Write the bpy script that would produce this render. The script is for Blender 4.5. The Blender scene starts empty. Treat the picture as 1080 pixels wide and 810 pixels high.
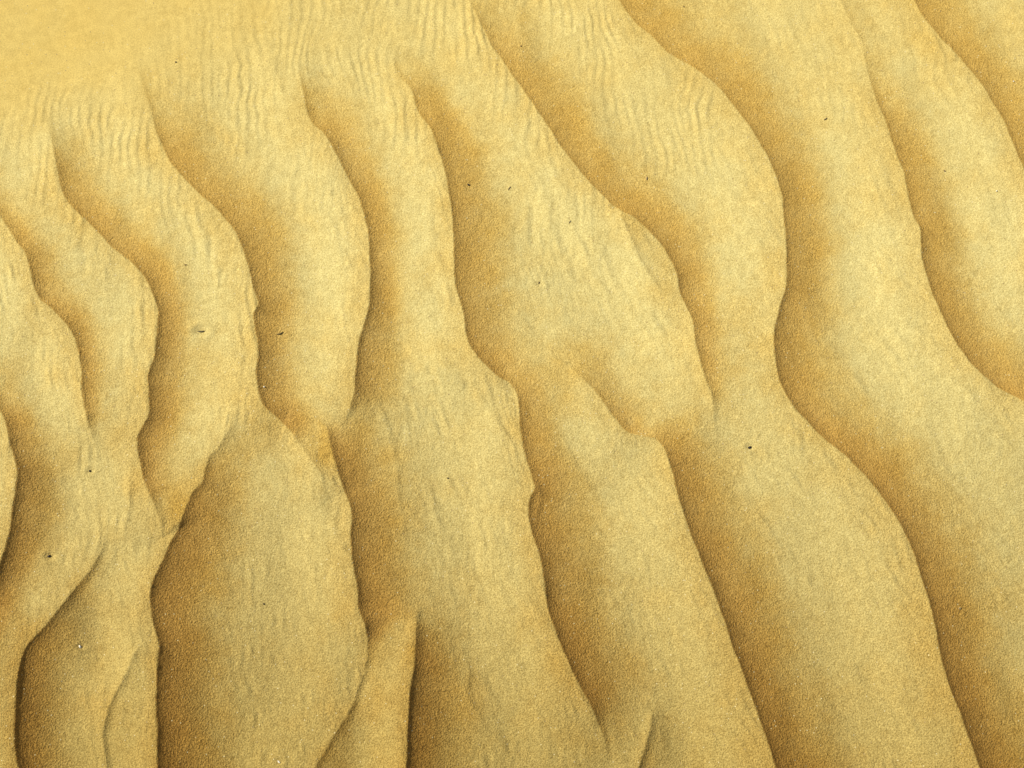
import bpy, math
import numpy as np
from mathutils import Vector, noise as mnoise

rng = np.random.default_rng(11)
sc = bpy.context.scene
MM = 0.001

# ------------------------------------------------------------------ camera
TILT = math.radians(12)
D = 1250.0                                  # camera distance in mm
F = 1250.0                                  # focal length in photo pixels (photo 1080 x 810)
fw = np.array([0, math.sin(TILT), -math.cos(TILT)])
rt = np.array([1.0, 0, 0])
up = np.array([0, math.cos(TILT), math.sin(TILT)])
CAM = -fw * D
cd = bpy.data.cameras.new('camera')
cam = bpy.data.objects.new('camera', cd)
sc.collection.objects.link(cam)
cam.location = Vector(CAM * MM)
cam.rotation_euler = (TILT, 0, 0)
cd.sensor_width = 36
cd.lens = 36 * F / 1080
cd.clip_start = 0.01
cd.clip_end = 1000
sc.camera = cam

# ------------------------------------------------------------------ long swell of the sand surface (mm)
def base_h(x, y):
    r = np.sqrt(x * x + y * y)
    near = np.exp(-(r / 900.0) ** 2)
    z = near * (-0.00009 * y ** 2 - 0.00012 * np.minimum(y, 0) ** 2 - 0.00003 * (x + 100) ** 2 + 0.02 * x)
    far = 1 - np.exp(-(r / 6000.0) ** 2)
    z = z + far * 900 * (np.sin(x / 7100.0 + 1.1) * np.cos(y / 9300.0 + .4) + .4 * np.sin(x / 3300. + y / 2700.))
    return z

def to_ground(px, py, z=7.0):
    """point of the sand surface seen at a photo position (used once, to survey the crest lines)"""
    d = rt * ((px - 540) / F) + up * (-(py - 405) / F) + fw
    h = z
    for _ in range(5):
        t = (h - CAM[2]) / d[2]
        p = CAM + d * t
        h = z + float(base_h(p[0], p[1]))
    return p[0], p[1]

# ------------------------------------------------------------------ crest lines: (points, [(index, strength)], lee width, stoss width)
L = []
def line(pts, amps, lee=62, stoss=85, e0=False, e1=False):
    L.append((pts, amps, lee, stoss, e0, e1))

line([(-60,135),(-35,170),(-14,203),(0,226),(17,253),(28,268),(33,286),(42,314),(58,328),(74,347),(83,367),(87.5,392),(89.5,422),(93,439),(97,454),(102,467),(108,480)],
     [(0,0),(2,.6),(4,.8),(13,.75),(14,.45),(16,0)], 48, 70)
line([(38,95),(46,118),(51,133),(55.5,155.5),(61,178),(66.6,203.5),(83,225),(103,244),(119.5,262.5),(139,276),(151,290),(161,307),(166.7,325),(167.5,341.7),(166,364),(162.5,383),(158,396),(158,414),(158.5,436),(154,447),(148.6,455.5),(146.7,466.7),(150,489),(154,507),(161,522),(166,537),(172,551),(178,566)],
     [(0,0),(2,.3),(4,.75),(6,.9),(15,.9),(21,.85),(24,.7),(26,.4),(27,0)], 56, 85)
line([(142,480),(141,500),(140,520),(138,540),(134,556),(128,572),(120,585)], [(0,0),(2,.38),(4,.3),(6,0)], 36, 46)
line([(112,535),(112,555),(108,580),(96,602),(77,625),(53,657),(36,675),(26,692),(22,710),(20,740.5),(19.4,765.5),(19.4,790.5),(23.6,809)],
     [(0,0),(2,.4),(4,.6),(8,.85),(12,.8)], 46, 62, e1=True)
line([(-30,350),(-18,390),(-8,415),(0,432),(8,447),(12.5,469),(20,491.7),(21,503),(18,522),(14,550),(9.7,572),(3,594),(-3,612),(-12,640)],
     [(0,0),(2,.6),(5,.9),(13,.8)], 46, 60, e1=True)
line([(140,40),(144,64),(151,92),(160,119),(167,144),(180.5,172),(200,194),(219,212),(231,222.6),(246,241.7),(255.6,260),(262.5,280.6),(268,303),(273,318),(271.5,326),(268,334),(271,353),(273.6,372),(272,391.7),(274,414),(279.5,428),(290.5,439),(306,454),(318,469.5),(332,489),(345,506),(358,524)],
     [(0,0),(1,.15),(3,.5),(5,.9),(7,1),(20,1),(22,.75),(24,.5),(26,0)], 62, 95)
line([(306,430),(317,433.5),(329,439),(339,446),(345.5,456),(350,471),(356,491.7),(363,514),(370,533),(372,550),(370.5,569),(373,590),(378,618),(379.5,640.6),(386,660),(388,674),(388,690.5),(382,715.5),(371,746),(352,777),(335,807)],
     [(0,0),(1,.1),(2,.24),(3,.42),(4,.62),(6,.9),(14,1),(15,.7),(17,.5),(20,.5)], 66, 80, e1=True)
line([(285,52),(289,67),(296,92),(308,105),(318,114),(324,122)], [(0,0),(2,.3),(4,.2),(5,0)], 20, 26)
line([(306,45),(311,64),(317,83),(322.5,111),(329,130.6),(343,142),(354,161),(368,189),(379.5,212.5),(386,233),(390,258),(391,291.7),(390,319),(385,341.7),(379.5,361),(376.7,383),(374.4,411),(370.5,428),(366,441),(361,452)],
     [(0,0),(1,.2),(3,.6),(6,.9),(15,.95),(17,.6),(18,.3),(19,0)], 56, 85)
line([(406,35),(413,57),(421,80),(433,93),(440.5,116.7),(454.5,137.5),(464,161),(471,189),(474.5,209),(478,241.7),(479.5,278),(481,305.5),(488,326),(492,354),(501.7,373.6),(521,394),(535,403.5),(543,413),(547,425),(549,453),(554.7,483),(562,507),(564,516),(559,525),(557,538),(559,552),(564.4,572),(570.5,591),(574,616),(578,643),(589.5,674),(600.5,701.7),(611.7,724),(625,748),(632,765),(638,783),(643,800),(648,818)],
     [(0,0),(1,.25),(3,.7),(6,1),(14,1),(16,.65),(18,.75),(22,.8),(25,.9),(31,1),(33,.75),(34,.5),(36,.2),(37,0)], 66, 85)
line([(562,507),(568,517),(570,530),(567,543),(564,556)], [(0,0),(1,.2),(3,.2),(4,0)], 12, 8)
line([(522,372),(550,372),(576,375),(598,385),(615,400.5),(631,418),(645,437.5),(659,454),(675.5,460),(691,464),(702,478),(709,503),(716,528),(725.5,558),(736.7,588),(750.5,621),(761.7,652),(771,682),(784,715.5),(798,754),(811.7,796),(818,815)],
     [(0,0),(1,.15),(2,.3),(4,.55),(7,.75),(9,.65),(12,.95),(21,1)], 70, 80, e1=True)
line([(488,-14),(497,3),(505,20),(518,47),(537,74),(557,102),(575.5,130.5),(592,155.5),(611.7,180.5),(631,203),(653,222.6),(670,232),(686.7,247),(700.5,264),(711.7,286),(717,311),(729.7,339),(734,369.5),(742,397),(750.5,422),(753,441.7),(756,464),(762,484)],
     [(0,.25),(2,.55),(4,.9),(10,1),(17,.9),(19,.6),(20,.35),(21,.15),(22,0)], 66, 90, e0=True)
line([(652,222),(656,233),(664,253),(675.5,278),(687,297),(698,308),(712,314)], [(0,0),(1,.35),(4,.35),(6,0)], 38, 26)
line([(618,235),(623,250),(634,264),(642,286),(653,311),(670,330.5),(686,344)], [(0,0),(2,.32),(5,.26),(6,0)], 26, 30)
line([(590,258),(600,268),(608,277),(617,297),(630,315),(636,335),(650,352)], [(0,0),(2,.12),(5,.13),(6,0)], 18, 26)
line([(534,268),(540,273),(552,280),(563,285),(576,290),(580,304),(590,316)], [(0,0),(2,.12),(4,.1),(6,0)], 14, 22)
line([(515,215),(528,240),(540,256),(550,272),(562,290)], [(0,0),(2,.1),(4,0)], 16, 24)
line([(530,312),(545,328),(558,345),(566,356),(580,372)], [(0,0),(2,.12),(4,0)], 16, 24)
line([(700,205),(715,228),(730,245),(745,268),(760,290)], [(0,0),(2,.1),(4,0)], 16, 22)
line([(870,292),(885,302),(900,312),(915,330)], [(0,0),(1,.12),(3,0)], 14, 20)
line([(868,372),(885,386),(902,398),(915,416),(930,430)], [(0,0),(2,.13),(4,0)], 14, 20)
line([(1035,310),(1048,322),(1062,338),(1078,355)], [(0,0),(1,.1),(3,0)], 14, 20)
line([(428,358),(440,372),(452,382),(468,394),(484,404)], [(0,0),(2,.14),(4,0)], 12, 20)
line([(414,402),(424,418),(430,436),(445,452)], [(0,0),(1,.12),(3,0)], 12, 18)
line([(240,575),(252,598),(262,612),(266,640),(272,665)], [(0,0),(2,.11),(4,0)], 14, 20)
line([(222,560),(232,580),(236,600),(234,620)], [(0,0),(1,.11),(3,0)], 12, 18)
line([(648,640),(658,660),(664,682),(668,700)], [(0,0),(1,.09),(3,0)], 14, 20)
line([(636,620),(646,632),(655,645),(668,655)], [(0,0),(1,.12),(3,0)], 12, 18)
line([(643,-18),(653,0),(667,21),(686.7,37.5),(703,54),(725.5,68),(750.5,86),(770,107),(789.5,133),(806,161),(819,190),(825,214),(827.5,248),(828.5,272),(828,303),(821.7,325),(816,347),(815.5,372),(820,399),(830.5,422),(846.7,441.7),(863,460),(883,476),(905,496),(924,519),(941,544),(955,569),(964.5,594),(972,620),(980,646),(987,682),(996.7,721),(1010.5,757),(1021.7,788),(1029,809)],
     [(0,.7),(4,.9),(9,1),(34,1)], 72, 105, e0=True, e1=True)
line([(880,-14),(890,8),(899,27),(909,46),(912,60),(916,78),(924,103),(935,132),(944,161),(953.6,183),(957.5,207),(963,229),(969,243),(970.5,267),(975,288),(985.5,319),(999.4,350),(1013,372),(1029,391),(1048,408),(1068,419.5),(1085,428)],
     [(0,.5),(2,.5),(3,.4),(5,.5),(7,.75),(11,.85),(13,1),(21,.9)], 66, 100, e0=True, e1=True)
line([(957,-14),(965,1),(974,18),(991,39),(1013,62.5),(1033,86),(1046.7,108),(1060.5,133),(1071.7,161),(1080,180),(1088,206)],
     [(0,.8),(10,.9)], 62, 95, e0=True, e1=True)
line([(247,415),(247,432),(243,453),(235,468),(222,482),(218,494),(215,509),(205.5,519),(198.6,536),(191.7,553),(182,572),(174,591),(165.5,610),(161,629),(162.5,649),(166.7,665.5),(170.5,682),(169,710),(168,740.5),(169,774),(169.4,807)],
     [(0,0),(2,.45),(5,.65),(9,.8),(12,1),(20,1)], 70, 65, e1=True)
line([(153,670),(147,688),(133,715.5),(119.4,738),(112.5,757),(110,777),(112.5,800)], [(0,0),(1,.4),(4,.6),(6,.55)], 34, 40, e1=True)
line([(425,590),(436,622),(442,640),(440,653),(439,668),(438,696),(433.6,729.5),(431,765.5),(429.4,807)],
     [(0,0),(2,.25),(4,.65),(6,.95),(8,1)], 60, 52, e1=True)
line([(686,742),(687,758),(684,776.7),(676,803)], [(0,0),(1,.4),(3,.5)], 34, 34, e1=True)
line([(385,395),(393,414),(407,441.7),(413,464),(419,492),(420,519),(427,555.5),(433,580)], [(0,0),(2,.13),(5,.12),(7,0)], 16, 26)
line([(495,400),(503,414),(515.5,430.5),(528,455.5),(533,475)], [(0,0),(2,.17),(4,0)], 18, 24)
line([(408,340),(421,355),(438,372),(456,389),(480,400),(500,414)], [(0,0),(2,.11),(4,.1),(5,0)], 16, 20)
line([(480,660),(488,685),(495,707),(493,732),(504,754),(512,775)], [(0,0),(2,.13),(4,.1),(5,0)], 18, 24)
line([(578,430),(587,453),(600.5,475),(609,494),(622,512),(640,530)], [(0,0),(2,.12),(4,.08),(5,0)], 16, 22)
line([(765,500),(781,522),(803,547),(818,566),(830,590)], [(0,0),(2,.10),(4,0)], 16, 22)
line([(782,510),(794,533),(810,555),(824,578),(835,600)], [(0,0),(2,.12),(4,0)], 14, 20)
line([(850,350),(866,358),(885.5,372),(905,386),(922,405)], [(0,0),(2,.10),(4,0)], 16, 20)
line([(755,210),(775,240),(790,250),(805,262),(815,280)], [(0,0),(2,.07),(4,0)], 16, 20)

def catmull(P, n=6):
    P = np.asarray(P, float)
    Q = np.vstack([2 * P[0] - P[1], P, 2 * P[-1] - P[-2]])
    out = []
    for i in range(1, len(Q) - 2):
        for k in range(n):
            t = k / n
            out.append(.5 * ((2 * Q[i]) + (-Q[i-1] + Q[i+1]) * t + (2*Q[i-1] - 5*Q[i] + 4*Q[i+1] - Q[i+2]) * t*t
                             + (-Q[i-1] + 3*Q[i] - 3*Q[i+1] + Q[i+2]) * t**3))
    out.append(Q[-2])
    return np.array(out)

# ------------------------------------------------------------------ grid axes in mm: dense in the middle, growing to the horizon
def axis(half, step):
    core = np.arange(-half, half + step / 2, step)
    side, s, p = [], step, core[-1]
    while p < half + 900:
        s *= 1.025; p += s; side.append(p)
    while p < 150000:
        s *= 1.3; p += s; side.append(p)
    side = np.array(side)
    return np.concatenate([-side[::-1], core, side])
STEP = 1.12
X = axis(640, STEP)
Y = axis(500, STEP)
nx, ny = len(X), len(Y)
GX, GY = np.meshgrid(X, Y)
print('grid', nx, ny)

# ------------------------------------------------------------------ filtered noise tiles
TN = 1536
kx = np.fft.fftfreq(TN)[None, :]; ky = np.fft.fftfreq(TN)[:, None]
kr = np.sqrt(kx * kx + ky * ky) + 1e-9
def band(lam, rel, ang, angw, seed):
    """noise with wavelength lam (mm), crest normals at angle ang (deg)"""
    r = np.random.default_rng(seed)
    f = np.fft.fft2(r.standard_normal((TN, TN)))
    a = np.arctan2(ky, kx) - math.radians(ang)
    a = (a + np.pi / 2) % np.pi - np.pi / 2
    w = np.exp(-((kr * lam - 1) / rel) ** 2)
    if angw < 90:
        w = w * np.exp(-(a / math.radians(angw)) ** 2)
    g = np.real(np.fft.ifft2(f * w))
    return (g / g.std()).astype(np.float32)
IX = np.mod(GX + 700, TN); IY = np.mod(GY + 700, TN)
ix0 = np.floor(IX).astype(int); iy0 = np.floor(IY).astype(int)
fx = (IX - ix0).astype(np.float32); fy = (IY - iy0).astype(np.float32)
ix0 %= TN; iy0 %= TN
ix1 = (ix0 + 1) % TN; iy1 = (iy0 + 1) % TN
def samp(t):
    return (t[iy0, ix0] * (1-fx) * (1-fy) + t[iy0, ix1] * fx * (1-fy) + t[iy1, ix0] * (1-fx) * fy + t[iy1, ix1] * fx * fy)
def lowpass(lam, seed):
    r = np.random.default_rng(seed)
    g = np.real(np.fft.ifft2(np.fft.fft2(r.standard_normal((TN, TN))) * np.exp(-(kr * lam) ** 2)))
    return (g / g.std()).astype(np.float32)

# ------------------------------------------------------------------ ripples
H = np.zeros((ny, nx), np.float32)
LEE = np.zeros((ny, nx), np.float32)        # how far into a lee face
CR = np.zeros((ny, nx), np.float32)         # closeness to a crest, stoss side
KEEP = np.zeros((ny, nx), np.float32)
AMP = 13.8
for li, (pts, amps, lee, stoss, e0, e1) in enumerate(L):
    if lee > 40: lee *= 1.22; stoss *= 1.06
    if max(a[1] for a in amps) < .19: amps = [(i, a * 1.7) for i, a in amps]
    P = catmull(pts)
    idx = np.linspace(0, len(pts) - 1, len(P))
    A = np.interp(idx, [a[0] for a in amps], [a[1] for a in amps])
    def ext(Pq, Aq):
        d = Pq[-1] - Pq[-6]; d = d / np.linalg.norm(d)
        n = 30
        a0 = Aq[-1]
        add, q, th = [], Pq[-1].copy(), math.atan2(d[1], d[0])
        for k in range(n):
            th += .015 * math.sin(k * .25 + li)
            q = q + 6 * np.array([math.cos(th), math.sin(th)])
            add.append(q.copy())
        return np.vstack([Pq, add]), np.concatenate([Aq, a0 * np.clip(np.linspace(1.8, 0, n), 0, 1)])
    if e1: P, A = ext(P, A)
    if e0:
        P, A = ext(P[::-1], A[::-1]); P, A = P[::-1], A[::-1]
    # small natural wobble of the crest
    s = np.concatenate([[0], np.cumsum(np.linalg.norm(np.diff(P, axis=0), axis=1))])
    n = np.gradient(P, axis=0); n = n / (np.linalg.norm(n, axis=1)[:, None] + 1e-9)
    n = np.stack([-n[:, 1], n[:, 0]], 1)
    wob = .22 * np.sin(s / 3.3 + li * 1.7 + 1.3 * np.sin(s / 11.)) + .55 * np.sin(s / 9.7 + li) * np.sin(s / 23. + 2 * li)
    P = P + n * wob[:, None]
    G = np.array([to_ground(p[0], p[1], 2 + 6 * a) for p, a in zip(P, A)])
    dist = np.full((ny, nx), 1e9, np.float32); wsum = np.zeros((ny, nx), np.float32); wa = np.zeros((ny, nx), np.float32); sg = np.zeros((ny, nx), np.float32); am = np.zeros((ny, nx), np.float32)
    R = max(lee, stoss) + 4
    for k in range(len(G) - 1):
        a, b = G[k], G[k+1]
        i0, i1 = np.searchsorted(X, [min(a[0], b[0]) - R, max(a[0], b[0]) + R])
        j0, j1 = np.searchsorted(Y, [min(a[1], b[1]) - R, max(a[1], b[1]) + R])
        if i1 <= i0 or j1 <= j0: continue
        qx = (X[i0:i1] - a[0])[None, :]; qy = (Y[j0:j1] - a[1])[:, None]
        e = b - a; ee = e @ e + 1e-9
        t = np.clip((qx * e[0] + qy * e[1]) / ee, 0, 1)
        dx = qx - t * e[0]; dy = qy - t * e[1]
        dd = np.sqrt(dx * dx + dy * dy)
        cr = -(e[0] * qy - e[1] * qx)          # >0 on the right-hand (lee) side, walking down the crest
        cr = -cr * 1.0
        sub = dist[j0:j1, i0:i1]
        wk = (1 / (dd + 1.0)) ** 4
        wsum[j0:j1, i0:i1] += wk; wa[j0:j1, i0:i1] += wk * (A[k] + A[k+1]) * .5
        m = dd < sub
        sub[m] = dd[m]
        s_ = np.where(cr > 0, 1.0, -1.0)
        sg[j0:j1, i0:i1][m] = s_[m]
        am[j0:j1, i0:i1][m] = (A[k] * (1 - t) + A[k+1] * t)[m]
    leeside = sg > 0
    am = np.minimum(wa / np.maximum(wsum, 1e-30), am * 1.5)
    grow = .63 + .75 * np.clip((350 - GY[:, :1]) / 800, 0, 1)
    ok = dist < 1e8
    # widths vary a little along the crest
    tl = np.clip(dist / lee, 0, 1)
    ts = np.clip(dist / stoss, 0, 1)
    scale = AMP * min(1.0, lee / 55.0) * grow
    lip = 1.0 * grow
    up_ = (.5 * (1 + np.cos(np.pi * ts))) * scale + lip * np.exp(-dist / 14.0) * np.clip(1 - ts, 0, 1)
    dn = (.72 * (1 - tl) ** 2 * (1 + .25 * tl) + .28 * np.exp(-dist / (lee * .20)) * (1 - tl)) * scale + lip * np.exp(-dist / 2.2) * np.clip(1 - tl, 0, 1)
    f = np.where(leeside, dn, up_)
    H += np.where(ok, f * am, 0).astype(np.float32)
    KEEP = np.maximum(KEEP, np.where(ok, np.exp(-(dist / (7.0 + 14 * np.clip((am - .45) / .45, 0, 1))) ** 3) * np.clip(am * (14 if lee < 30 else 3), 0, 1), 0))
    aa = np.clip(am * 1.25, 0, 1) * min(1, lee / 45)
    LEE = np.maximum(LEE, np.where(ok & leeside, aa * np.clip(1 - dist / (lee * 1.30), 0, 1), 0))
    CR = np.maximum(CR, np.where(ok & ~leeside, aa * np.clip(1 - dist / (stoss * .5), 0, 1), 0))

# soften everything that is not a crest
def blur(a, sig):
    gy, gx = np.fft.fftfreq(a.shape[0])[:, None], np.fft.rfftfreq(a.shape[1])[None, :]
    return np.fft.irfft2(np.fft.rfft2(a) * np.exp(-2 * (np.pi * sig) ** 2 * (gx * gx + gy * gy)), s=a.shape).astype(np.float32)
H = H * KEEP + blur(H, 9) * (1 - KEEP)
LEE = LEE * KEEP + blur(LEE, 9) * (1 - KEEP)
CR = CR * KEEP + blur(CR, 9) * (1 - KEEP)
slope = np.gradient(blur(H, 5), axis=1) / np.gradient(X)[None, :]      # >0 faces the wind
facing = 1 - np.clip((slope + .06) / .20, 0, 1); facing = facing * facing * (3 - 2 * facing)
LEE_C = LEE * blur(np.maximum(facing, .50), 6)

# position of every grid point in the surveyed patch (photo pixel units, for masks)
def px_of(x, y, z):
    rx, ry, rz = x - CAM[0], y - CAM[1], z - CAM[2]
    dep = rx * fw[0] + ry * fw[1] + rz * fw[2]
    dep = np.where(np.abs(dep) < 1, 1, dep)
    return 540 + F * rx / dep, 405 - F * (ry * up[1] + rz * up[2]) / dep
def sstep(a, b, x):
    t = np.clip((x - a) / (b - a), 0, 1); return t * t * (3 - 2 * t)

# beyond the surveyed patch: the same kind of ripples, continued
ox = np.maximum(np.abs(GX) - 575, 0); oy = np.maximum(np.abs(GY) - 445, 0)
W = sstep(30, 110, np.sqrt(ox * ox + oy * oy))
cell = np.maximum(np.gradient(X)[None, :], np.gradient(Y)[:, None])
W = W * (1 - sstep(14, 40, cell))
n1 = samp(lowpass(260, 5)); n2 = samp(lowpass(120, 6))
ph = (GX * .93 + GY * .36) / 128.0 + .20 * n1 + .07 * n2
fr = ph - np.floor(ph)
lee_w = .42
prof = np.where(fr < lee_w, (1 - fr / lee_w) ** 2, .5 * (1 - np.cos(np.pi * (fr - lee_w) / (1 - lee_w)))) * AMP * .9
H += (W * prof * (0.75 + .25 * np.tanh(n2))).astype(np.float32)
LEE = np.maximum(LEE, W * np.clip(1 - fr / (lee_w * 1.15), 0, 1))
CR = np.maximum(CR, W * np.clip((fr - .75) / .25, 0, 1))

# fine ripples and wrinkles on the windward faces
PX, PY = px_of(GX, GY, base_h(GX, GY) + 4)
inr = 1 - sstep(8, 20, cell)
smooth_tl = 1 - sstep(-30, 80, PY - (95 - .10 * PX) + 8 * n2) * 1.0
smooth_tl = smooth_tl * (1 - sstep(120, 420, PX + .7 * PY + 14 * n1))
top = 1 - sstep(140, 330, PY + .12 * (PX - 300) + 20 * n2)
stoss_m = np.clip(1.3 - LEE * 2.3, 0, 1)
m_fine = stoss_m * (1 - smooth_tl) * inr
patch = np.clip(.85 + .30 * samp(lowpass(70, 9)), .1, 1.6)
# small ripples: a wave with forks and breaks in it, given a steep lee and a long windward side, bent by the larger forms
wx = 4.5 * samp(lowpass(110, 71)) + .8 * samp(lowpass(26, 72)) + .3 * samp(lowpass(9, 74))
wy = 6 * samp(lowpass(75, 73))
def wave(lam, rel, ang, angw, seed):
    r = np.random.default_rng(seed)
    f = np.fft.fft2(r.standard_normal((TN, TN)))
    an = math.radians(ang)
    al = kx * math.cos(an) + ky * math.sin(an); ac = -kx * math.sin(an) + ky * math.cos(an)
    w = np.exp(-((kr * lam - 1) / rel) ** 2) * np.exp(-(np.arctan2(ac, np.abs(al) + 1e-9) / math.radians(angw)) ** 2) * (al > 0)
    g = np.fft.ifft2(f * w); g = g / np.sqrt(np.mean(np.abs(g) ** 2))
    re, im = g.real.astype(np.float32), g.imag.astype(np.float32)
    jx = np.mod(GX + 700 + wx, TN); jy = np.mod(GY + 700 + wy, TN)
    a0 = np.floor(jx).astype(int); b0 = np.floor(jy).astype(int); u = (jx - a0).astype(np.float32); v = (jy - b0).astype(np.float32)
    a0 %= TN; b0 %= TN; a1 = (a0 + 1) % TN; b1 = (b0 + 1) % TN
    def bl(t): return t[b0, a0]*(1-u)*(1-v) + t[b0, a1]*u*(1-v) + t[b1, a0]*(1-u)*v + t[b1, a1]*u*v
    R, I = bl(re), bl(im)
    env = np.minimum(np.sqrt(R * R + I * I), 1.6)
    p = np.mod(np.arctan2(I, R) / (2 * np.pi), 1.0)       # grows downwind
    q = .42                                               # share of the wavelength taken by the lee face
    saw = np.where(p < q, .5 * (1 + np.cos(np.pi * p / q)), ((p - q) / (1 - q)) ** 1.15)
    return (saw - .45) * np.clip(env * 1.5 - .1, 0, 1.1)
left = 1 - sstep(260, 420, PX + 30 * n2); right = sstep(640, 780, PX + 30 * n2); mid = np.clip(1 - left - right, 0, 1)
topband = 1 - sstep(150, 290, PY + .30 * (PX - 100) * (PX < 400) + 90 * (PX >= 400) * (1 - sstep(500, 700, PX)) + 22 * n2)
fineA = wave(10.8, .22, 4, 7, 21); fineB = wave(13.5, .3, 14, 14, 22)
H += (.72 * (fineA * (1 - right) + .55 * fineB * right) * m_fine * (topband * .95 + .05) * patch).astype(np.float32)
H += (.18 * fineB * m_fine * topband * mid * patch).astype(np.float32)
WL, WM, WR = wave(15, .4, 9, 12, 31), wave(21, .45, 27, 12, 32), wave(18, .45, 38, 12, 34)
W2 = wave(9.5, .45, 18, 30, 35)
patch2 = sstep(-.5, 1.5, samp(lowpass(38, 10)) + .5 * samp(lowpass(16, 12)))
low = 1 - .75 * topband
H += ((1.0 * WL * left + 1.15 * WM * mid + 1.0 * WR * right) * m_fine * low * patch2).astype(np.float32)
H += (.34 * W2 * m_fine * low * (1 - .5 * right) * np.clip(.6 + .5 * samp(lowpass(30, 14)), 0, 1.5)).astype(np.float32)
H += (.26 * samp(band(60, .6, 20, 40, 41)) * inr * (1 - smooth_tl * .7)).astype(np.float32)
# lumpy sand everywhere
H += (.026 * samp(band(5.0, .5, 0, 999, 51)) + .055 * samp(band(13, .6, 0, 999, 52))).astype(np.float32) * inr * (1 - .7 * smooth_tl)

# dents and little drifts around the things that lie on the sand: (px, py, depth mm, radius mm)
for px, py, dep, rad in [(212.5,349.5,1.2,5),(95,496.7,.8,3),(52,586.7,1.0,3.5),(84.5,682,.7,3),(294.4,803,.7,3),(494,195,.25,3),(790.5,472,.6,3),(295,352,.25,4),(568.6,298,.4,3)]:
    gx, gy = to_ground(px, py, 5)
    i0, i1 = np.searchsorted(X, [gx - 25, gx + 25]); j0, j1 = np.searchsorted(Y, [gy - 25, gy + 25])
    r2 = (((X[i0:i1] - gx) * .75)[None, :] ** 2 + (Y[j0:j1] - gy)[:, None] ** 2) / rad ** 2
    H[j0:j1, i0:i1] += dep * (-1.0 * np.exp(-r2) + .7 * np.exp(-(np.sqrt(r2) - 1.7) ** 2 * 2))

Z = base_h(GX, GY) + H

def height_at(x, y):
    i = int(np.clip(np.searchsorted(X, x) - 1, 0, nx - 2)); j = int(np.clip(np.searchsorted(Y, y) - 1, 0, ny - 2))
    u = (x - X[i]) / (X[i+1] - X[i]); v = (y - Y[j]) / (Y[j+1] - Y[j])
    return Z[j, i]*(1-u)*(1-v) + Z[j, i+1]*u*(1-v) + Z[j+1, i]*(1-u)*v + Z[j+1, i+1]*u*v
def surface_point(px, py):
    d = rt * ((px - 540) / F) + up * (-(py - 405) / F) + fw
    h = 5.0
    for _ in range(8):
        p = CAM + d * ((h - CAM[2]) / d[2]); h = height_at(p[0], p[1])
    return Vector((p[0], p[1], h)) * MM

# ------------------------------------------------------------------ sand mesh
co = np.empty((ny * nx, 3), np.float32)
co[:, 0] = GX.ravel() * MM; co[:, 1] = GY.ravel() * MM; co[:, 2] = Z.ravel() * MM
me = bpy.data.meshes.new('sand')
me.vertices.add(ny * nx)
me.vertices.foreach_set('co', co.ravel())
ids = np.arange(ny * nx, dtype=np.int32).reshape(ny, nx)
q = np.stack([ids[:-1, :-1], ids[:-1, 1:], ids[1:, 1:], ids[1:, :-1]], -1).reshape(-1, 4)
nf = len(q)
me.loops.add(nf * 4); me.loops.foreach_set('vertex_index', q.ravel())
me.polygons.add(nf)
me.polygons.foreach_set('loop_start', np.arange(0, nf * 4, 4, dtype=np.int32))
me.polygons.foreach_set('use_smooth', np.ones(nf, bool))
def attr(name, v):
    a = me.attributes.new(name, 'FLOAT', 'POINT'); a.data.foreach_set('value', np.ascontiguousarray(v, np.float32).ravel())
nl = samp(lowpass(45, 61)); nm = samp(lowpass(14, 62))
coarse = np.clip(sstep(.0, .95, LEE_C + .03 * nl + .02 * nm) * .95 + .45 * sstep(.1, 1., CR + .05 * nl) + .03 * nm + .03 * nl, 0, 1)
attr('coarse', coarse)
attr('brown', .75 * sstep(.45, 1.05, LEE_C + .02 * nl) * (.45 + .55 * sstep(0, 700, PY)))  # shade beside the crests put into the colour, lee side only
gold = np.clip(.6 * smooth_tl + .40 * (1 - sstep(-60, 330, PY)) + .05 * nl, 0, 1) * inr
attr('gold', gold)
falloff = np.clip(sstep(180, 900, PY - .10 * PX), 0, 1) * np.where(np.abs(GY) < 1200, 1, 0)  # bottom mask: light falloff painted into the sand colour, also strengthens grain
attr('falloff', falloff)
me.update(calc_edges=True)
sand = bpy.data.objects.new('sand', me); sc.collection.objects.link(sand)
sand['kind'] = 'structure'

def new_mat(name):
    m = bpy.data.materials.new(name); m.use_nodes = True
    nt = m.node_tree; nt.nodes.clear()
    out = nt.nodes.new('ShaderNodeOutputMaterial'); bs = nt.nodes.new('ShaderNodeBsdfPrincipled')
    nt.links.new(bs.outputs[0], out.inputs[0])
    return m, nt, bs

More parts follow.
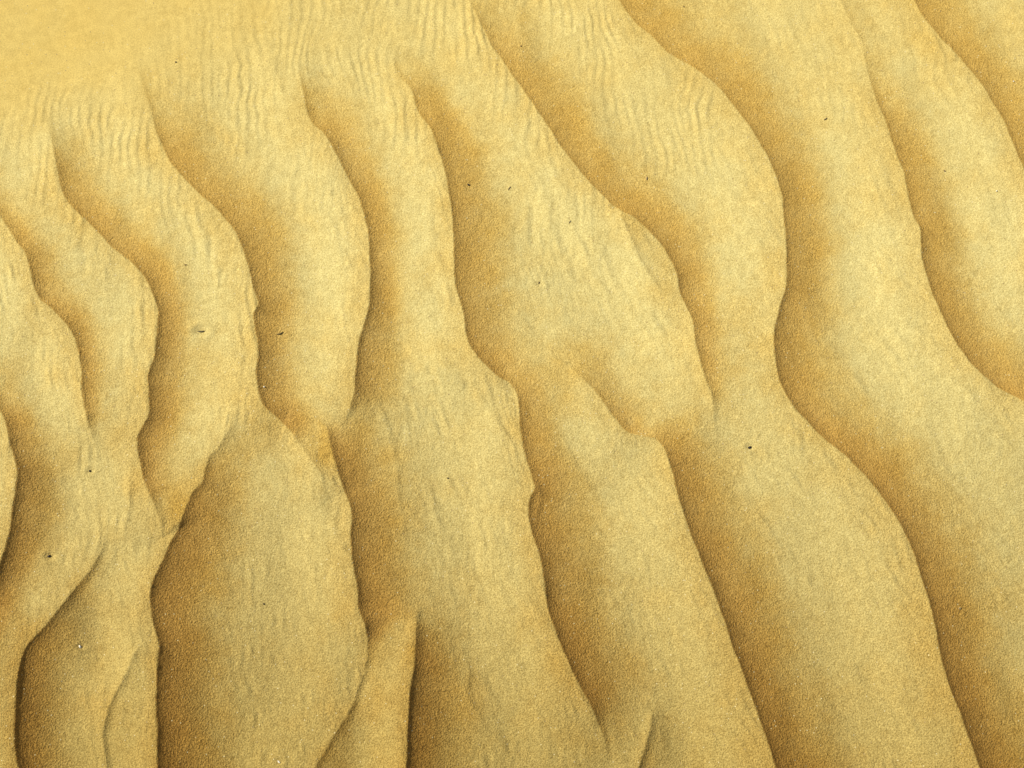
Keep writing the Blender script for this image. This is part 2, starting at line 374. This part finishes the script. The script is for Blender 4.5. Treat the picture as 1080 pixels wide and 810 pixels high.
m, nt, bs = new_mat('rippled_sand')
N, K = nt.nodes.new, nt.links.new
tc = N('ShaderNodeTexCoord')
def nz(scale, detail=2, rough=.5):
    n = N('ShaderNodeTexNoise'); n.inputs['Scale'].default_value = scale; n.inputs['Detail'].default_value = detail
    n.inputs['Roughness'].default_value = rough; K(tc.outputs['Object'], n.inputs['Vector']); return n.outputs['Fac']
def rng_(v, a, b, c, d):
    n = N('ShaderNodeMapRange'); n.inputs[1].default_value = a; n.inputs[2].default_value = b
    n.inputs[3].default_value = c; n.inputs[4].default_value = d; K(v, n.inputs[0]); return n.outputs[0]
def at_(name):
    n = N('ShaderNodeAttribute'); n.attribute_name = name; return n.outputs['Fac']
def mixc(f, a, b, mode='MIX'):
    n = N('ShaderNodeMix'); n.data_type = 'RGBA'; n.blend_type = mode
    if isinstance(f, (int, float)): n.inputs[0].default_value = f
    else: K(f, n.inputs[0])
    for k, v in ((6, a), (7, b)):
        if isinstance(v, tuple): n.inputs[k].default_value = (*v, 1)
        else: K(v, n.inputs[k])
    return n.outputs[2]
PALE = (.665, .55, .21); COARSE = (.635, .412, .085); GOLD = (.735, .528, .142); FALLOFF_TINT = (.625, .53, .345)
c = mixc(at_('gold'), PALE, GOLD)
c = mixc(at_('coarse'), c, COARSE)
c = mixc(at_('brown'), c, (.55, .305, .07))  # painted lee shade near the crests, laid over the coarse-sand colour
tint = mixc(at_('falloff'), (1, 1, 1), FALLOFF_TINT)  # dimmer light towards the bottom, multiplied into the base colour
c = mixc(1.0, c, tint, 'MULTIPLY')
g1 = nz(760, 1); g2 = nz(500, 2); g3 = nz(95, 3)
gf = rng_(g1, .30, .70, 0, 1)
spa = mixc(gf, (.78, .75, .67), (1.18, 1.20, 1.26)); spb = mixc(gf, (.58, .54, .43), (1.36, 1.39, 1.50))
sw = N('ShaderNodeMath'); sw.operation = 'ADD'; sw.use_clamp = True
K(rng_(at_('falloff'), 0, 1, .05, .65), sw.inputs[0]); K(rng_(at_('coarse'), 0, 1, 0, .45), sw.inputs[1])
sp = mixc(sw.outputs[0], spa, spb)
sp = mixc(rng_(at_('gold'), .3, 1, 0, .5), sp, (1., 1., 1.))
c = mixc(1.0, c, sp, 'MULTIPLY')
sp2 = mixc(rng_(g3, .35, .65, 0, 1), (.95, .94, .92), (1.05, 1.05, 1.06))
c = mixc(1.0, c, sp2, 'MULTIPLY')
# a few dark and a few glassy pale grains
vo = N('ShaderNodeTexVoronoi'); vo.inputs['Scale'].default_value = 420; K(tc.outputs['Object'], vo.inputs['Vector'])
sepc = N('ShaderNodeSeparateColor'); K(vo.outputs['Color'], sepc.inputs[0])
def grain(ch, thr, rad):
    a = N('ShaderNodeMath'); a.operation = 'GREATER_THAN'; K(sepc.outputs[ch], a.inputs[0]); a.inputs[1].default_value = thr
    b = N('ShaderNodeMath'); b.operation = 'LESS_THAN'; K(vo.outputs['Distance'], b.inputs[0]); b.inputs[1].default_value = rad
    d = N('ShaderNodeMath'); d.operation = 'MULTIPLY'; K(a.outputs[0], d.inputs[0]); K(b.outputs[0], d.inputs[1]); return d.outputs[0]
c = mixc(grain(0, .985, .30), c, (.42, .30, .12))
c = mixc(grain(1, .975, .26), c, (.74, .62, .32))
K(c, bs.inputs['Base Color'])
bs.inputs['Roughness'].default_value = .85
bs.inputs['Specular IOR Level'].default_value = .25
b1 = N('ShaderNodeBump'); b1.inputs['Strength'].default_value = 1.0; b1.inputs['Distance'].default_value = .0011
K(g2, b1.inputs['Height'])
ga = N('ShaderNodeMath'); ga.operation = 'MULTIPLY_ADD'; K(at_('coarse'), ga.inputs[0]); ga.inputs[1].default_value = .35; ga.inputs[2].default_value = .38
gb = N('ShaderNodeMath'); gb.operation = 'MULTIPLY_ADD'; gb.use_clamp = True; K(at_('falloff'), gb.inputs[0]); gb.inputs[1].default_value = .30; gc = N('ShaderNodeMath'); gc.operation = 'MULTIPLY_ADD'; K(at_('gold'), gc.inputs[0]); gc.inputs[1].default_value = -.30; K(ga.outputs[0], gc.inputs[2])
K(gc.outputs[0], gb.inputs[2])
K(gb.outputs[0], b1.inputs['Strength'])
b2 = N('ShaderNodeBump'); b2.inputs['Strength'].default_value = 1.0; b2.inputs['Distance'].default_value = .0009
K(g1, b2.inputs['Height']); K(gb.outputs[0], b2.inputs['Strength']); K(b1.outputs[0], b2.inputs['Normal'])
K(b2.outputs[0], bs.inputs['Normal'])
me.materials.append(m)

# ------------------------------------------------------------------ small things lying on the sand
def plain(name, col, rough=.7, var=.35, scale=900):
    m, nt, bs = new_mat(name)
    t = nt.nodes.new('ShaderNodeTexCoord'); n = nt.nodes.new('ShaderNodeTexNoise'); n.inputs['Scale'].default_value = scale
    nt.links.new(t.outputs['Object'], n.inputs['Vector'])
    r = nt.nodes.new('ShaderNodeValToRGB')
    r.color_ramp.elements[0].position = .3; r.color_ramp.elements[1].position = .7
    r.color_ramp.elements[0].color = (*[v * (1 - var) for v in col], 1)
    r.color_ramp.elements[1].color = (*[min(1, v * (1 + var)) for v in col], 1)
    nt.links.new(n.outputs['Fac'], r.inputs[0]); nt.links.new(r.outputs[0], bs.inputs['Base Color'])
    bs.inputs['Roughness'].default_value = rough
    return m
M_black = plain('dark_stone', (.030, .020, .010))
M_brown = plain('brown_stone', (.16, .095, .035))
M_tan = plain('tan_chip', (.40, .29, .12))
M_twig = plain('dry_twig_bark', (.105, .078, .026))
M_twig2 = plain('pale_twig_bark', (.30, .23, .10))
M_white = plain('white_shell', (.86, .80, .62), .5, .08)
M_quartz = plain('pale_quartz', (.85, .78, .58), .35, .1)

import bmesh
def place(o, px, py, ang, lift):
    p = surface_point(px, py)
    o.location = p + Vector((0, 0, lift * MM))
    # lie along the slope
    e = 2.0
    hx = (height_at(p.x/MM + e, p.y/MM) - height_at(p.x/MM - e, p.y/MM)) / (2*e)
    hy = (height_at(p.x/MM, p.y/MM + e) - height_at(p.x/MM, p.y/MM - e)) / (2*e)
    nrm = Vector((-hx, -hy, 1)).normalized()
    qt = Vector((0, 0, 1)).rotation_difference(nrm)
    from mathutils import Quaternion
    o.rotation_euler = (qt @ Quaternion((0, 0, 1), math.radians(ang))).to_euler()
def tag(o, label, cat, group=None):
    o['label'] = label; o['category'] = cat
    if group: o['group'] = group
def stone(name, px, py, sx, sy, sz, ang, mat, seed, label, cat, group=None, lift=.25):
    bm = bmesh.new(); bmesh.ops.create_icosphere(bm, subdivisions=3, radius=.5)
    off = Vector((seed * 3.7, seed * 1.3, seed * .9))
    for v in bm.verts:
        d = v.co.normalized()
        k = 1 + .38 * mnoise.noise(d * 1.5 + off) + .12 * mnoise.noise(d * 4 + off)
        v.co = Vector((d.x * sx, d.y * sy, d.z * sz)) * .5 * k * MM
    for f in bm.faces: f.smooth = True
    me = bpy.data.meshes.new(name); bm.to_mesh(me); bm.free(); me.materials.append(mat)
    o = bpy.data.objects.new(name, me); sc.collection.objects.link(o); place(o, px, py, ang, sz * lift); tag(o, label, cat, group)
    return o
def twig(name, px, py, pts, rad, mat, label, cat='twig', group=None, lift=.5):
    """pts in mm relative to the middle: (x, y, z), rad: radius per point"""
    bm = bmesh.new(); C = catmull([p for p in pts], 4); Rr = np.interp(np.linspace(0, len(pts) - 1, len(C)), range(len(pts)), rad)
    rings = []
    for i, (p, r) in enumerate(zip(C, Rr)):
        d = C[min(i+1, len(C)-1)] - C[max(i-1, 0)]; d = Vector(d).normalized()
        a = d.orthogonal().normalized(); b = d.cross(a)
        rings.append([bm.verts.new((Vector(p) + (a * math.cos(t) + b * math.sin(t)) * r * (1 + .18 * math.sin(3 * t + i))) * MM)
                      for t in [2 * math.pi * k / 8 for k in range(8)]])
    for r0, r1 in zip(rings, rings[1:]):
        for k in range(8): bm.faces.new((r0[k], r0[(k+1) % 8], r1[(k+1) % 8], r1[k]))
    bm.faces.new(rings[0][::-1]); bm.faces.new(rings[-1])
    bmesh.ops.recalc_face_normals(bm, faces=bm.faces)
    for f in bm.faces: f.smooth = True
    me = bpy.data.meshes.new(name); bm.to_mesh(me); bm.free(); me.materials.append(mat)
    o = bpy.data.objects.new(name, me); sc.collection.objects.link(o); place(o, px, py, 0, lift); tag(o, label, cat, group)
    return o

twig('twig', 212.5, 349.6, [(-4.6,.1,-.2),(-2.2,-.1,.1),(0,-.2,.2),(2.4,.1,.2),(4.4,.3,-.1)], [.25,.75,.85,.7,.3], M_twig,
     'thickest and darkest twig, lying level in a small pale dent in the sand')
twig('twig', 295.5, 351.8, [(-3.6,-.8,0),(-1.4,-.8,.2),(.6,-.2,.3),(1.8,.9,.2),(3.4,1.5,0)], [.3,.5,.6,.5,.25], M_twig,
     'thin brown twig bent like a shallow S on the shaded slope')
twig('twig', 537, 198.6, [(-1.4,-1.8,0),(-.2,-.2,.3),(1.2,1.8,.1)], [.25,.42,.38], M_twig2,
     'short brown twig slanting up to the right beside the black seed')
twig('twig', 600.8, 234, [(-1.0,-1.5,0),(-.2,-.3,.25),(.6,.7,.2),(1.1,1.6,0)], [.25,.35,.32,.2], M_twig2,
     'faint greyish twig slanting across the fan of fine wrinkles')
twig('twig', 870.5, 125.6, [(-2.2,-.9,0),(-.4,-.3,.3),(.8,.5,.3),(1.5,1.3,.1)], [.3,.5,.5,.4], M_twig2,
     'palest twig, short and slanting, on the broad smooth back of a ripple')
stone('seed', 494.3, 195, 3.2, 1.9, 1.7, -28, M_black, 2, 'small black oval seed just right of a curved crest', 'seed')
stone('seed', 568.4, 298.2, 2.5, 1.1, 1.1, 62, M_brown, 3, 'thin dark brown seed standing out on the wrinkled pale slope', 'seed')
stone('seed', 682, 188.2, 4.6, 1.9, 1.6, 80, M_tan, 4, 'tan grain shaped seed lying upright, left of the long curved crest', 'seed')
stone('pebble', 790.6, 472, 3.9, 2.3, 2.2, 12, M_black, 5, 'largest black pebble, three cornered, alone on a pale ripple back', 'pebble')
stone('pebble', 52.0, 586.6, 3.1, 2.2, 2.1, 38, M_black, 6, 'black pebble with pointed tip at the head of a tiny scratch', 'pebble')
stone('pebble', 95.0, 496.8, 2.3, 2.1, 2.0, 20, M_black, 7, 'round black pebble ringed by pale sand below a fading crest', 'pebble')
stone('pebble', 278.4, 637, 1.6, 1.7, 1.4, 0, M_black, 8, 'tiny black pebble in the middle of the wide left sand slope', 'pebble')
stone('pebble', 472.4, 504.4, 1.4, 1.5, 1.2, 0, M_black, 9, 'tiny black pebble on the wrinkled middle slope', 'pebble')
stone('pebble', 185.6, 65.6, 2.0, 1.5, 1.3, -10, M_black, 10, 'tiny black pebble on the smooth golden sand', 'pebble')
stone('pebble', 1012.2, 641.5, 2.6, 2.2, 1.5, 20, M_tan, 11, 'brown pebble on the shaded slope right of the last long crest', 'pebble')
stone('pebble', 195.6, 279.4, 2.6, 1.1, 1.1, 5, M_brown, 12, 'flat brown sliver like pebble at the end of the fine ripples', 'pebble')
stone('pebble', 996.2, 180.3, 1.7, 1.9, 1.2, 40, M_brown, 13, 'small brown pebble on the far right ripple back', 'pebble')
stone('pebble', 549.4, 48.6, 1.6, 1.6, 1.2, 0, M_brown, 14, 'small brown pebble among the fine ripples near the top edge', 'pebble')
stone('pebble', 721.2, 7.2, 1.7, 1.3, 1.1, 10, M_brown, 15, 'small brown pebble touching the top edge of the view', 'pebble')
sh = stone('shell_fragment', 84.6, 682, 2.0, 3.3, 1.6, 28, M_white, 16, 'bright white shell chip with a dark hollow on its right', 'shell fragment', lift=.35)
stone('shell_fragment', 294.2, 803.6, 1.6, 3.2, 1.3, 40, M_white, 18, 'cream shell chip at the bottom edge of the view', 'shell fragment', lift=.35)
stone('quartz_grain', 1068.8, 86, 1.7, 1.5, 1.4, 0, M_quartz, 19, 'white quartz grain near the right edge, beside a crest', 'quartz grain', lift=.35)
stone('quartz_grain', 1051, 201.5, 2.0, 1.6, 1.4, 30, M_quartz, 20, 'white quartz grain in the trough, right edge of the view', 'quartz grain', lift=.35)
stone('quartz_grain', 278.8, 408, 1.7, 1.9, 1.4, 0, M_quartz, 21, 'white quartz grain in the shade beside the end of a crest', 'quartz grain', lift=.35)

# ------------------------------------------------------------------ light
SUN_EL, SUN_AZ = 41.0, 160.0        # azimuth: direction the light comes from, measured from +X toward +Y
az, el = math.radians(SUN_AZ), math.radians(SUN_EL)
sd = Vector((math.cos(az) * math.cos(el), math.sin(az) * math.cos(el), math.sin(el)))
ld = bpy.data.lights.new('sun', 'SUN'); ld.energy = 4.1; ld.angle = math.radians(.5); ld.color = (1.0, .962, .84)
lo = bpy.data.objects.new('sun', ld); sc.collection.objects.link(lo)
lo.location = sd * 5; lo.rotation_euler = sd.to_track_quat('Z', 'Y').to_euler()
w = bpy.data.worlds.new('World'); sc.world = w; w.use_nodes = True
wn = w.node_tree; bg = wn.nodes.get('Background') or wn.nodes.new('ShaderNodeBackground')
sky = wn.nodes.new('ShaderNodeTexSky'); sky.sky_type = 'NISHITA'; sky.sun_disc = False
sky.sun_elevation = el; sky.sun_rotation = math.radians(90) - az
sky.dust_density = 3.0
wn.links.new(sky.outputs[0], bg.inputs[0]); bg.inputs[1].default_value = .08
sc.view_settings.view_transform = 'Standard'; sc.view_settings.look = 'None'; sc.view_settings.exposure = 0; sc.view_settings.gamma = 1
